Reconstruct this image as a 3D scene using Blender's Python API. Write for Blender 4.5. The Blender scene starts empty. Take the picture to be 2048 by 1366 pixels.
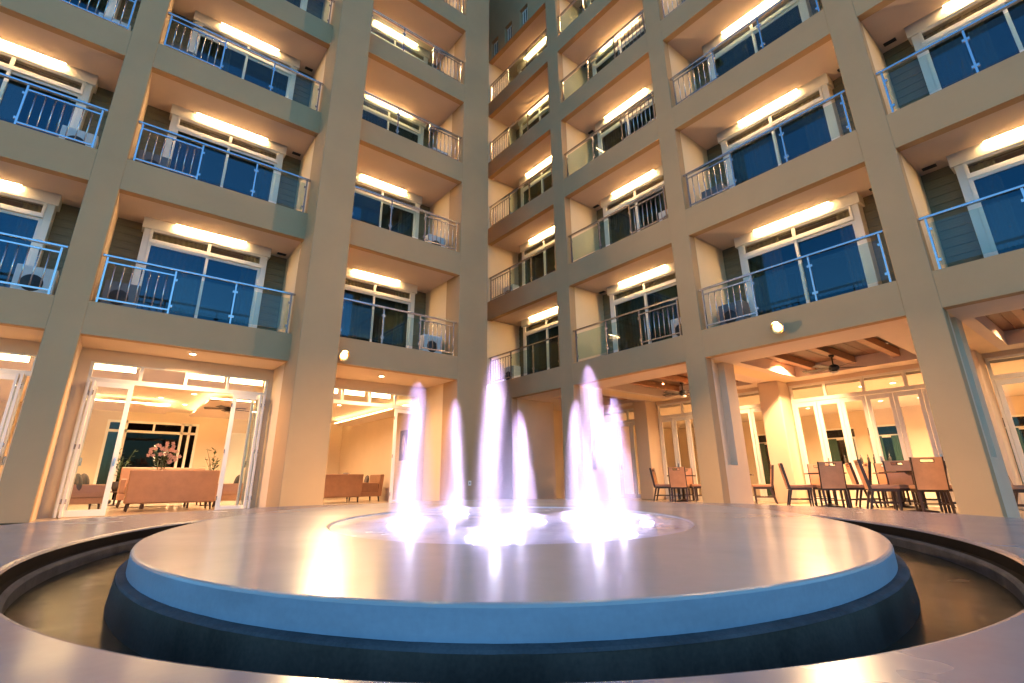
import bpy, bmesh, math, random
from mathutils import Vector, Matrix
random.seed(7)
PI = math.pi
scene = bpy.context.scene
COL = scene.collection

# ------------------------------------------------------------------ camera
cam_d = bpy.data.cameras.new("camera")
cam = bpy.data.objects.new("camera", cam_d)
COL.objects.link(cam)
cam.matrix_world = Matrix(((0.788661, -0.185, -0.586335, -10.4299),
                           (-0.6148, -0.246525, -0.749164, -11.8995),
                           (-0.005951, 0.951315, -0.308162, 0.65),
                           (0, 0, 0, 1)))
cam_d.sensor_width = 36
cam_d.lens = 17.4175
cam_d.shift_x = 0.005971
cam_d.shift_y = -0.019806
cam_d.clip_start = 0.05
cam_d.clip_end = 1500
scene.camera = cam

# ------------------------------------------------------------------ sky, exposure
world = bpy.data.worlds.new("World")
scene.world = world
world.use_nodes = True
wn, wl = world.node_tree.nodes, world.node_tree.links
bg = wn["Background"]
sky = wn.new("ShaderNodeTexSky")
sky.sky_type = 'NISHITA'
sky.sun_disc = False
sky.sun_elevation = math.radians(5.0)
sky.sun_rotation = math.radians(38)
sky.ozone_density = 4.0
sky.air_density = 1.0
sky.dust_density = 0.3
tint = wn.new("ShaderNodeMix")
tint.data_type = 'RGBA'
tint.blend_type = 'MULTIPLY'
tint.inputs[0].default_value = 1.0
tint.inputs[7].default_value = (0.9, 1.0, 1.0, 1)
wl.new(sky.outputs[0], tint.inputs[6])
wl.new(tint.outputs[2], bg.inputs[0])
bg.inputs[1].default_value = 0.135
scene.view_settings.view_transform = 'Standard'
scene.view_settings.look = 'None'
scene.view_settings.exposure = 2.6
scene.view_settings.gamma = 1.0
scene.view_settings.use_curve_mapping = False
sc = scene.cycles
sc.use_denoising = True
sc.max_bounces = 7
sc.diffuse_bounces = 4
sc.glossy_bounces = 4
sc.transmission_bounces = 6
sc.transparent_max_bounces = 24
sc.volume_bounces = 4
sc.sample_clamp_indirect = 6
sc.caustics_reflective = False
sc.caustics_refractive = False
sc.use_light_tree = True

# ------------------------------------------------------------------ materials
def new_mat(name):
    m = bpy.data.materials.new(name)
    m.use_nodes = True
    return m, m.node_tree.nodes, m.node_tree.links

def surf(name, col, rough=0.6, metal=0.0, var=0.12, scale=3.0, bump=0.0, bscale=60.0, spec=0.5, coat=0.0, rvar=0.0, detail=5, stretch=None):
    """base colour with soft procedural variation, optional relief"""
    m, n, l = new_mat(name)
    p = n["Principled BSDF"]
    p.inputs["Roughness"].default_value = rough
    p.inputs["Metallic"].default_value = metal
    p.inputs["Specular IOR Level"].default_value = spec
    p.inputs["Coat Weight"].default_value = coat
    p.inputs["Coat Roughness"].default_value = 0.08
    tc = n.new("ShaderNodeTexCoord")
    src = tc.outputs["Object"]
    if stretch:
        mp = n.new("ShaderNodeMapping")
        mp.inputs["Scale"].default_value = stretch
        l.new(src, mp.inputs[0])
        src = mp.outputs[0]
    nz = n.new("ShaderNodeTexNoise")
    nz.inputs["Scale"].default_value = scale
    nz.inputs["Detail"].default_value = detail
    nz.inputs["Roughness"].default_value = 0.62
    l.new(src, nz.inputs["Vector"])
    rp = n.new("ShaderNodeValToRGB")
    rp.color_ramp.elements[0].position = 0.3
    rp.color_ramp.elements[1].position = 0.7
    rp.color_ramp.elements[0].color = tuple(c * (1 - var) for c in col) + (1,)
    rp.color_ramp.elements[1].color = tuple(min(1, c * (1 + var)) for c in col) + (1,)
    l.new(nz.outputs[0], rp.inputs[0])
    l.new(rp.outputs[0], p.inputs["Base Color"])
    if rvar:
        mr = n.new("ShaderNodeMapRange")
        mr.inputs[3].default_value = max(0.02, rough - rvar)
        mr.inputs[4].default_value = rough + rvar
        l.new(nz.outputs[0], mr.inputs[0])
        l.new(mr.outputs[0], p.inputs["Roughness"])
    if bump:
        n2 = n.new("ShaderNodeTexNoise")
        n2.inputs["Scale"].default_value = bscale
        n2.inputs["Detail"].default_value = 4
        l.new(src, n2.inputs["Vector"])
        b = n.new("ShaderNodeBump")
        b.inputs["Strength"].default_value = bump
        b.inputs["Distance"].default_value = 0.01
        l.new(n2.outputs[0], b.inputs["Height"])
        l.new(b.outputs[0], p.inputs["Normal"])
    return m

def glow(name, col, strength):
    m, n, l = new_mat(name)
    n.remove(n["Principled BSDF"])
    e = n.new("ShaderNodeEmission")
    e.inputs[0].default_value = col + (1,)
    e.inputs[1].default_value = strength
    l.new(e.outputs[0], n["Material Output"].inputs[0])
    return m

def glass(name, tintc, ior=1.5, refl=(1, 1, 1), rough=0.0):
    m, n, l = new_mat(name)
    n.remove(n["Principled BSDF"])
    t = n.new("ShaderNodeBsdfTransparent")
    t.inputs[0].default_value = tintc + (1,)
    g = n.new("ShaderNodeBsdfGlossy")
    g.inputs["Color"].default_value = refl + (1,)
    g.inputs["Roughness"].default_value = rough
    f = n.new("ShaderNodeFresnel")
    f.inputs["IOR"].default_value = ior
    mx = n.new("ShaderNodeMixShader")
    ge = n.new("ShaderNodeNewGeometry")                          # the far face of a sheet only passes light on
    k = n.new("ShaderNodeMath"); k.operation = 'SUBTRACT'; k.inputs[0].default_value = 1.0
    l.new(ge.outputs["Backfacing"], k.inputs[1])
    k2 = n.new("ShaderNodeMath"); k2.operation = 'MULTIPLY'
    l.new(f.outputs[0], k2.inputs[0]); l.new(k.outputs[0], k2.inputs[1])
    l.new(k2.outputs[0], mx.inputs[0])
    l.new(t.outputs[0], mx.inputs[1])
    l.new(g.outputs[0], mx.inputs[2])
    l.new(mx.outputs[0], n["Material Output"].inputs[0])
    return m

WARM = (1.0, 0.60, 0.24)
WARM2 = (1.0, 0.62, 0.27)
M = dict(
    facade=surf("facade_stucco", (0.45, 0.285, 0.142), 0.85, var=0.07, scale=0.5, bump=0.25, bscale=120, detail=8),
    cream=surf("cream_plaster", (0.72, 0.56, 0.36), 0.8, var=0.05, scale=0.8, bump=0.1, bscale=90),
    soffit=surf("soffit_plaster", (0.64, 0.50, 0.40), 0.85, var=0.05, scale=0.7),
    siding=surf("olive_siding_board", (0.17, 0.15, 0.09), 0.65, var=0.15, scale=5, stretch=(0.6, 4, 9)),
    white=surf("white_painted_frame", (0.76, 0.72, 0.64), 0.4, var=0.03, scale=4),
    plaster=surf("ground_floor_plaster", (0.66, 0.52, 0.37), 0.75, var=0.05, scale=0.8),
    ceil=surf("ceiling_plaster", (0.66, 0.55, 0.46), 0.8, var=0.03),
    steel=surf("brushed_steel", (0.50, 0.50, 0.52), 0.26, metal=1.0, var=0.06, scale=14),
    floor=surf("interior_tile_floor", (0.55, 0.44, 0.31), 0.18, var=0.08, scale=2.2, spec=0.5),
    ground=surf("courtyard_paving", (0.30, 0.27, 0.24), 0.4, var=0.12, scale=2.0, bump=0.2, bscale=30),
    dark=surf("dark_room", (0.06, 0.055, 0.05), 0.8, var=0.1),
    room=surf("room_plaster", (0.32, 0.27, 0.2), 0.8, var=0.05),
    curtain=surf("olive_curtain_cloth", (0.48, 0.40, 0.22), 0.9, var=0.15, scale=7, stretch=(6, 6, 0.6)),
    ac=surf("condenser_paint", (0.12, 0.13, 0.15), 0.5, var=0.1, scale=5),
    acwhite=surf("pale_condenser_paint", (0.62, 0.62, 0.6), 0.5, var=0.06, scale=5),
    black=surf("black_plastic", (0.02, 0.02, 0.022), 0.5),
    wood=surf("dark_ceiling_wood", (0.13, 0.055, 0.028), 0.42, var=0.4, scale=3.0, stretch=(0.7, 9, 9)),
    beamwood=surf("pale_beam_wood", (0.36, 0.18, 0.09), 0.45, var=0.25, scale=3.0, stretch=(0.7, 9, 9)),
    leather=surf("tan_leather", (0.33, 0.16, 0.08), 0.45, var=0.12, scale=5, bump=0.15, bscale=150),
    leather2=surf("dusty_rose_leather", (0.42, 0.22, 0.13), 0.5, var=0.1, scale=5, bump=0.15, bscale=150),
    chairwood=surf("dark_walnut", (0.045, 0.02, 0.012), 0.4, var=0.25, scale=6, stretch=(3, 3, 0.6)),
    cushion=surf("grey_cushion_cloth", (0.12, 0.085, 0.07), 0.85, var=0.15, scale=9),
    tabletop=surf("dark_table_top", (0.06, 0.03, 0.018), 0.3, var=0.2, scale=4, stretch=(1, 6, 1)),
    pane=glass("sliding_door_glass", (0.5, 0.5, 0.5), 1.75, (0.28, 0.74, 1.0)),
    transom=glass("transom_glass", (0.80, 0.80, 0.74), 2.3),
    rail_glass=glass("railing_glass", (0.80, 0.90, 0.88), 1.5),
    shopglass=glass("folding_door_glass", (0.93, 0.95, 0.93), 1.45),
    strip=glow("strip_lamp", WARM2, 42.0),
    tube=glow("lounge_tube", WARM2, 6.0),
    lens=glow("downlight_lens", (1.0, 0.72, 0.38), 9.0),
    spot=glow("wall_lamp_lens", (1.0, 0.72, 0.36), 12.0),
    cove=glow("cove_lamp", (1.0, 0.70, 0.30), 5.0),
    violet=glow("underwater_lens", (0.86, 0.74, 1.0), 4.0),
    leaf=surf("plant_leaf", (0.05, 0.085, 0.03), 0.5, var=0.4, scale=9),
    petal=surf("orchid_petal", (0.62, 0.36, 0.32), 0.6, var=0.3, scale=20),
    pot=surf("dark_glazed_pot", (0.05, 0.04, 0.035), 0.25, var=0.2),
    shade=surf("white_counter", (0.78, 0.68, 0.5), 0.4, var=0.03),
    nightglass=glass("night_window_glass", (0.25, 0.25, 0.27), 1.22),
    chairleather=surf("chair_tan_leather", (0.58, 0.31, 0.17), 0.42, var=0.12, scale=5, bump=0.15, bscale=150),
    brass=surf("warm_brass", (0.75, 0.45, 0.18), 0.35, metal=1.0, var=0.05),
    greenery=surf("garden_backdrop", (0.025, 0.045, 0.02), 0.8, var=0.7, scale=3),
    green=surf("green_drape", (0.03, 0.075, 0.045), 0.85, var=0.2, scale=6, stretch=(8, 8, 0.5)),
    artdark=surf("print_ground", (0.05, 0.035, 0.025), 0.5, var=0.5, scale=3),
    artpale=surf("print_figure", (0.45, 0.34, 0.22), 0.5, var=0.3, scale=5),
)

# fountain stone: polished concrete with water film
def stone(name, col, rough, wet, bumps, scale=1.6, var=0.2, rvar=0.08, streak=None, spec=0.5):
    m, n, l = new_mat(name)
    p = n["Principled BSDF"]
    tc = n.new("ShaderNodeTexCoord")
    big = n.new("ShaderNodeTexNoise"); big.inputs["Scale"].default_value = scale; big.inputs["Detail"].default_value = 4
    big.inputs["Roughness"].default_value = 0.65
    fine = n.new("ShaderNodeTexNoise"); fine.inputs["Scale"].default_value = scale * 30; fine.inputs["Detail"].default_value = 4
    src = tc.outputs["Object"]
    if streak:
        mp = n.new("ShaderNodeMapping"); mp.inputs["Scale"].default_value = streak
        l.new(src, mp.inputs[0]); src = mp.outputs[0]
    l.new(src, big.inputs["Vector"])
    l.new(tc.outputs["Object"], fine.inputs["Vector"])
    add = n.new("ShaderNodeMath"); add.operation = 'MULTIPLY_ADD'
    add.inputs[1].default_value = 0.3
    l.new(fine.outputs[0], add.inputs[0]); l.new(big.outputs[0], add.inputs[2])
    rp = n.new("ShaderNodeValToRGB")
    rp.color_ramp.elements[0].position = 0.35; rp.color_ramp.elements[1].position = 1.0
    rp.color_ramp.elements[0].color = tuple(c * (1 - var) for c in col) + (1,)
    rp.color_ramp.elements[1].color = tuple(c * (1 + var) for c in col) + (1,)
    l.new(add.outputs[0], rp.inputs[0]); l.new(rp.outputs[0], p.inputs["Base Color"])
    mr = n.new("ShaderNodeMapRange")
    mr.inputs[1].default_value = 0.3; mr.inputs[2].default_value = 0.7
    mr.inputs[3].default_value = max(0.03, rough - rvar); mr.inputs[4].default_value = rough + rvar
    l.new(big.outputs[0], mr.inputs[0]); l.new(mr.outputs[0], p.inputs["Roughness"])
    p.inputs["Coat Weight"].default_value = wet
    p.inputs["Coat Roughness"].default_value = 0.10
    p.inputs["Coat IOR"].default_value = 1.5
    p.inputs["Specular IOR Level"].default_value = spec
    wav = n.new("ShaderNodeTexNoise"); wav.inputs["Scale"].default_value = 2.4; wav.inputs["Detail"].default_value = 3
    l.new(tc.outputs["Object"], wav.inputs["Vector"])
    b = n.new("ShaderNodeBump"); b.inputs["Strength"].default_value = bumps; b.inputs["Distance"].default_value = 0.02
    l.new(wav.outputs[0], b.inputs["Height"])
    l.new(b.outputs[0], p.inputs["Normal"]); l.new(b.outputs[0], p.inputs["Coat Normal"])
    return m
M["disc"] = stone("polished_grey_stone", (0.40, 0.385, 0.37), 0.23, 0.06, 0.07, scale=0.9, var=0.07, rvar=0.04)
M["rim"] = stone("polished_ledge_stone", (0.24, 0.225, 0.255), 0.24, 0.08, 0.10, scale=1.3, var=0.12, rvar=0.05)
M["band"] = stone("disc_edge_stone", (0.26, 0.31, 0.38), 0.5, 0.0, 0.1, scale=2.0, var=0.22, streak=(1, 1, 4))
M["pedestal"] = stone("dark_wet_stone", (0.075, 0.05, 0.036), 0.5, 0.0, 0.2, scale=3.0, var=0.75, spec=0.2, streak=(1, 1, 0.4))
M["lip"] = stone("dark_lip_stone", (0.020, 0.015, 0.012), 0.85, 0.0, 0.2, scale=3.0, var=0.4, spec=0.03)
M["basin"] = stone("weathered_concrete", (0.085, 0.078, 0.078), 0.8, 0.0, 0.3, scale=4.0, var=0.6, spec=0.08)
M["tray"] = stone("wet_tray_stone", (0.55, 0.57, 0.68), 0.22, 0.3, 0.15, scale=2.0)
M["moat"] = stone("moat_water_surface", (0.030, 0.023, 0.013), 0.2, 0.0, 0.25, scale=1.2, var=0.5, spec=0.05)

# water jets: a soft scattering body of falling spray, denser along its axis
def spray(name, dens, col=(0.95, 0.93, 1.0)):
    m, n, l = new_mat(name)
    n.remove(n["Principled BSDF"])
    v = n.new("ShaderNodeVolumePrincipled")
    v.inputs["Color"].default_value = col + (1,)
    v.inputs["Anisotropy"].default_value = 0.0
    tc = n.new("ShaderNodeTexCoord")
    sx = n.new("ShaderNodeSeparateXYZ"); l.new(tc.outputs["Object"], sx.inputs[0])
    def math_(op, a, b=None, c=None):
        k = n.new("ShaderNodeMath"); k.operation = op
        for i, x in enumerate((a, b, c)):
            if x is None: continue
            if isinstance(x, (int, float)): k.inputs[i].default_value = x
            else: l.new(x, k.inputs[i])
        return k.outputs[0]
    x2 = math_('MULTIPLY', sx.outputs[0], sx.outputs[0])
    y2 = math_('MULTIPLY', sx.outputs[1], sx.outputs[1])
    r = math_('SQRT', math_('ADD', x2, y2))
    t = math_('MAXIMUM', sx.outputs[2], 0.0)
    R = math_('MAXIMUM', math_('MULTIPLY', math_('SQRT', math_('MAXIMUM', math_('SUBTRACT', 1.0, math_('POWER', t, 4.0)), 0.0)),
              math_('SUBTRACT', 1.0, math_('MULTIPLY', t, 0.38))), 0.01)
    q = math_('MINIMUM', math_('DIVIDE', r, R), 1.0)
    fall = math_('POWER', math_('SUBTRACT', 1.0, math_('MULTIPLY', q, q)), 1.3)
    thin = math_('ADD', 0.75, math_('MULTIPLY', t, 0.6))
    d = math_('MULTIPLY', math_('MULTIPLY', fall, thin), dens)
    l.new(d, v.inputs["Density"])
    l.new(v.outputs[0], n["Material Output"].inputs["Volume"])
    return m
M["spray"] = spray("water_spray", 2.8, (0.86, 0.81, 1.0))  # lilac put into the water colour, standing in for violet lamp light
M["mist"] = spray("base_mist", 2.2, (0.88, 0.85, 1.0))

# ------------------------------------------------------------------ mesh helpers
class MB:
    def __init__(self):
        self.v, self.f, self.smooth = [], [], []
    def _add(self, vs, fs, smooth=False):
        o = len(self.v)
        self.v += [tuple(x) for x in vs]
        self.f += [tuple(i + o for i in f) for f in fs]
        self.smooth += [smooth] * len(fs)
        return self
    def box(self, x0, x1, y0, y1, z0, z1):
        x0, x1 = min(x0, x1), max(x0, x1); y0, y1 = min(y0, y1), max(y0, y1); z0, z1 = min(z0, z1), max(z0, z1)
        vs = [(x0, y0, z0), (x1, y0, z0), (x1, y1, z0), (x0, y1, z0), (x0, y0, z1), (x1, y0, z1), (x1, y1, z1), (x0, y1, z1)]
        return self._add(vs, [(0, 3, 2, 1), (4, 5, 6, 7), (0, 1, 5, 4), (1, 2, 6, 5), (2, 3, 7, 6), (3, 0, 4, 7)])
    def hexa(self, bottom, top):
        return self._add(list(bottom) + list(top), [(3, 2, 1, 0), (4, 5, 6, 7), (0, 1, 5, 4), (1, 2, 6, 5), (2, 3, 7, 6), (3, 0, 4, 7)])
    def tube(self, a, b, r, n=10, r2=None):
        a, b = Vector(a), Vector(b); r2 = r if r2 is None else r2
        d = (b - a).normalized()
        u = d.cross(Vector((0, 0, 1)))
        if u.length < 1e-3: u = Vector((1, 0, 0))
        u.normalize(); w = d.cross(u)
        vs = []
        for c, rr in ((a, r), (b, r2)):
            for i in range(n):
                t = 2 * PI * i / n
                vs.append(c + u * math.cos(t) * rr + w * math.sin(t) * rr)
        o = len(self.v)
        self._add(vs, [(i, (i + 1) % n, n + (i + 1) % n, n + i) for i in range(n)], True)
        self._add([], [])
        self.f += [tuple(o + i for i in reversed(range(n))), tuple(o + n + i for i in range(n))]
        self.smooth += [False, False]
        return self
    def lathe(self, prof, n=24, c=(0, 0, 0), cap=True):
        vs = []
        for r, z in prof:
            for i in range(n):
                t = 2 * PI * i / n
                vs.append((c[0] + r * math.cos(t), c[1] + r * math.sin(t), c[2] + z))
        fs = []
        for k in range(len(prof) - 1):
            for i in range(n):
                j = (i + 1) % n
                fs.append((k * n + i, k * n + j, (k + 1) * n + j, (k + 1) * n + i))
        o = len(self.v)
        self._add(vs, fs, True)
        if cap:
            self.f += [tuple(o + i for i in reversed(range(n))), tuple(o + (len(prof) - 1) * n + i for i in range(n))]
            self.smooth += [False, False]
        return self
    def ball(self, c, r, n=8, sx=1, sy=1, sz=1):
        prof = [(math.sin(PI * k / n) * r + 1e-4, -math.cos(PI * k / n) * r * sz) for k in range(n + 1)]
        o = len(self.v)
        self.lathe(prof, n + 2, c, False)
        if sx != 1 or sy != 1:
            for i in range(o, len(self.v)):
                x, y, z = self.v[i]
                self.v[i] = (c[0] + (x - c[0]) * sx, c[1] + (y - c[1]) * sy, z)
        return self
    def mesh(self, name, m):
        me = bpy.data.meshes.new(name)
        me.from_pydata(self.v, [], self.f)
        me.polygons.foreach_set("use_smooth", self.smooth)
        if m: me.materials.append(m)
        me.update()
        return me

def put(name, me, parent=None, loc=(0, 0, 0), rotz=0.0, bevel=0.0, seg=2, label=None, scale=None):
    o = bpy.data.objects.new(name, me)
    COL.objects.link(o)
    o.location = loc
    o.rotation_euler = (0, 0, rotz)
    if scale: o.scale = scale
    if parent: o.parent = parent
    if bevel:
        b = o.modifiers.new("soft_edges", 'BEVEL'); b.width = bevel; b.segments = seg; b.limit_method = 'ANGLE'
    if label: o["label"] = label
    return o
def part(name, mb, mat, parent, loc=(0, 0, 0), rotz=0.0, bevel=0.0, seg=2, label=None):
    return put(name, mb.mesh(name, mat), parent, loc, rotz, bevel, seg, label)
def tag(o, label, cat, group=None):
    o["label"] = label; o["category"] = cat
    if group: o["group"] = group
    return o
def thing(name, label, cat, loc=(0, 0, 0), rotz=0.0, group=None):
    o = bpy.data.objects.new(name, None)
    COL.objects.link(o)
    o.empty_display_size = 0.2
    o.location = loc; o.rotation_euler = (0, 0, rotz)
    return tag(o, label, cat, group)
def structure(name, mb, mat, **k):
    o = put(name, mb.mesh(name, mat), **k); o["kind"] = "structure"; return o
def dup(root, loc, rotz, label, group=None):
    def rec(o, parent):
        c = o.copy(); COL.objects.link(c); c.parent = parent
        for ch in list(o.children): rec(ch, c)
        return c
    r = rec(root, None)
    r.location = loc; r.rotation_euler = (0, 0, rotz); r["label"] = label
    if group: r["group"] = group
    return r
def area_lamp(name, parent, loc, size, power, col, spread=PI, rot=(0, 0, 0)):
    d = bpy.data.lights.new(name, 'AREA')
    d.shape = 'DISK'; d.size = size; d.energy = power; d.color = col; d.spread = spread
    o = bpy.data.objects.new(name, d); COL.objects.link(o)
    o.location = loc; o.rotation_euler = rot
    if parent: o.parent = parent
    return o

# ------------------------------------------------------------------ ground
GF = 0.05                                                        # terrace and lounge floor
structure("courtyard_floor", MB().box(-400, 400, -400, 400, -0.3, 0.0), M["ground"])

# ------------------------------------------------------------------ hotel wings
B_ = [None, 3.99, 7.19, 10.33, 13.44, 16.51]                     # lower edge of each opening
T_ = [3.34, 6.46, 9.64, 12.72, 15.81, 18.79]                     # upper edge of each opening
ROOF = 26.0
DB = 1.58                                                        # depth of the balconies
ORD = [None, "lowest", "second", "third", "fourth", "fifth"]
wingL = thing("hotel_wing", "olive grey hotel wing with lit balconies above the open lounge doors", "building")
wingR = thing("hotel_wing", "olive grey hotel wing with lit balconies above the restaurant terrace", "building", rotz=-PI / 2)
BAYS = {  # wing, s0, s1, front depth, side of the baluster section, levels that show, phrase
    "A": (wingL, -15.45, -11.73, 0.0, 1, (1, 2, 3), "third lounge-wing bay from the corner"),
    "B": (wingL, -11.23, -7.51, 0.0, 0, (1, 2, 3, 4), "second lounge-wing bay from the corner"),
    "C": (wingL, -6.63, -3.18, -0.45, 1, (1, 2, 3, 4, 5), "first lounge-wing bay from the corner"),
    "R1": (wingR, -2.58, 1.23, 0.0, 0, (1, 2, 3, 4, 5), "first restaurant-wing bay from the corner"),
    "R2": (wingR, 1.77, 5.48, 0.0, 1, (1, 2, 3, 4, 5), "second restaurant-wing bay from the corner"),
    "R3": (wingR, 5.98, 9.76, 0.0, 0, (1, 2, 3, 4), "third restaurant-wing bay from the corner"),
    "R4": (wingR, 10.26, 14.0, 0.0, 1, (1, 2, 3), "fourth restaurant-wing bay from the corner"),
}
def wing_world(wing, s, d, z):
    return (s, d, z) if wing is wingL else (d, -s, z)
def wing_rot(wing):
    return 0.0 if wing is wingL else -PI / 2

# columns (full height) and the party walls behind them
for w, s0, s1, df, lit in ((wingL, -15.95, -15.45, 0, 1), (wingL, -11.73, -11.23, 0, 1), (wingL, -7.51, -6.63, -0.75, 0), (wingL, -3.18, -2.17, -0.45, 0),
                           (wingR, 1.23, 1.77, 0, 1), (wingR, 5.48, 5.98, 0, 1), (wingR, 9.76, 10.26, 0, 1), (wingR, 14.0, 14.5, 0, 1)):
    back = 0.26 if lit else 0.3
    part("column", MB().box(s0, s1, df, back, 0, ROOF), M["facade"], w, bevel=0.012)
    part("party_wall", MB().box(s0, s1, back, DB + 3.6, T_[0] + 0.001, ROOF - 0.1), M["cream"], w)
# corner return of the lounge wing
part("corner_wall", MB().box(-3.18, -2.17, 0.3, 2.2, 0, T_[0]), M["cream"], wingL)
part("corner_wall", MB().box(-2.39, -2.17, 2.2, 3.4, 0, T_[0]), M["facade"], wingL)
part("link_wall", MB().box(-2.17, 0.0, 3.11, 3.3, 0, ROOF), M["facade"], wingL)
part("corner_wall", MB().box(-3.1, -2.58, 0.0, 5.2, 0, ROOF), M["cream"], wingR)

# shared meshes per bay width
cache = {}
def shared(key, fn):
    if key not in cache: cache[key] = fn()
    return cache[key]

HW = 2.66                                                        # width of the door surround
def rail_parts(w, flip):
    """meshes of one balcony railing; x runs along the bay from its baluster end"""
    L = w - 0.04
    xs = [0.10, 0.10 + (L - 0.2) / 3, 0.10 + 2 * (L - 0.2) / 3, L - 0.06]
    fx = (lambda x: w - x) if flip else (lambda x: x)
    y = 0.10
    out = []
    out.append(("handrail", MB().box(fx(0.012), fx(w - 0.012), y - 0.036, y + 0.036, 0.985, 1.03), "steel"))
    for x in xs:
        out.append(("post", MB().box(fx(x - 0.016), fx(x + 0.016), y - 0.02, y + 0.02, 0.0, 0.985), "steel"))
    out.append(("top_bar", MB().box(fx(xs[0] + 0.016), fx(xs[1] - 0.016), y - 0.014, y + 0.014, 0.865, 0.895), "steel"))
    out.append(("bottom_bar", MB().box(fx(xs[0] + 0.016), fx(xs[1] - 0.016), y - 0.014, y + 0.014, 0.095, 0.125), "steel"))
    nb = 7
    for k in range(nb):
        x = xs[0] + (xs[1] - xs[0]) * (k + 1) / (nb + 1)
        out.append(("baluster", MB().tube((fx(x), y, 0.125), (fx(x), y, 0.865), 0.0115, 8), "steel"))
    for k in (1, 2):
        out.append(("glass_panel", MB().box(fx(xs[k] + 0.035), fx(xs[k + 1] - 0.035), y - 0.005, y + 0.005, 0.10, 0.89), "rail_glass"))
        for x in (xs[k] + 0.03, xs[k + 1] - 0.03):
            for z in (0.2, 0.78):
                out.append(("clamp", MB().box(fx(x - 0.022), fx(x + 0.022), y - 0.014, y + 0.014, z - 0.025, z + 0.025), "steel"))
    return out

def door_parts(dh):
    """surround, sashes and panes of a balcony door: origin at the middle of the opening, floor level, wall face; dh = soffit height"""
    h = HW / 2
    f = MB()
    f.box(-h, -h + 0.13, -0.30, 0.0, 0.0, dh - 0.22)
    f.box(h - 0.13, h, -0.30, 0.0, 0.0, dh - 0.22)
    f.box(-h - 0.05, h + 0.05, -0.34, 0.0, dh - 0.22, dh + 0.115)
    out = [("door_surround", f, "white", 0.006)]
    i, th, tl = h - 0.13, dh - 0.22, dh - 0.56
    g = MB()
    g.box(-i, i, -0.325, -0.25, tl, tl + 0.10)                    # transom bar
    g.box(-0.035, 0.035, -0.325, -0.25, tl + 0.10, th)
    g.box(-i, -i + 0.05, -0.325, -0.25, tl + 0.10, th); g.box(i - 0.05, i, -0.325, -0.25, tl + 0.10, th)
    g.box(-i + 0.05, -0.035, -0.325, -0.25, th - 0.05, th); g.box(0.035, i - 0.05, -0.325, -0.25, th - 0.05, th)
    out.append(("transom_frame", g, "white", 0.004))
    for a, b, y in ((-i, 0.03, -0.315), (-0.03, i, -0.265)):
        s = MB()
        s.box(a, a + 0.06, y, y + 0.045, 0.0, tl); s.box(b - 0.06, b, y, y + 0.045, 0.0, tl)
        s.box(a + 0.06, b - 0.06, y, y + 0.045, 0.0, 0.10); s.box(a + 0.06, b - 0.06, y, y + 0.045, tl - 0.06, tl)
        out.append(("door_sash", s, "white", 0.003))
        out.append(("door_pane", MB().box(a + 0.06, b - 0.06, y + 0.02, y + 0.026, 0.10, tl - 0.06), "pane", 0))
    for a, b in ((-i + 0.05, -0.035), (0.035, i - 0.05)):
        out.append(("transom_pane", MB().box(a, b, -0.295, -0.289, tl + 0.10, th - 0.05), "transom", 0))
    return out

def pleats(w, h, n, amp=0.035):
    m = MB(); k = n * 6
    vs, fs = [], []
    for i in range(k + 1):
        x = w * i / k
        y = math.sin(i / 6 * 2 * PI) * amp * (0.8 + 0.2 * math.sin(i * 1.7))
        vs += [(x, y, 0.0), (x, y * 0.75, h)]
    for i in range(k): fs.append((2 * i, 2 * i + 2, 2 * i + 3, 2 * i + 1))
    m._add(vs, fs, True)
    return m

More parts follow.
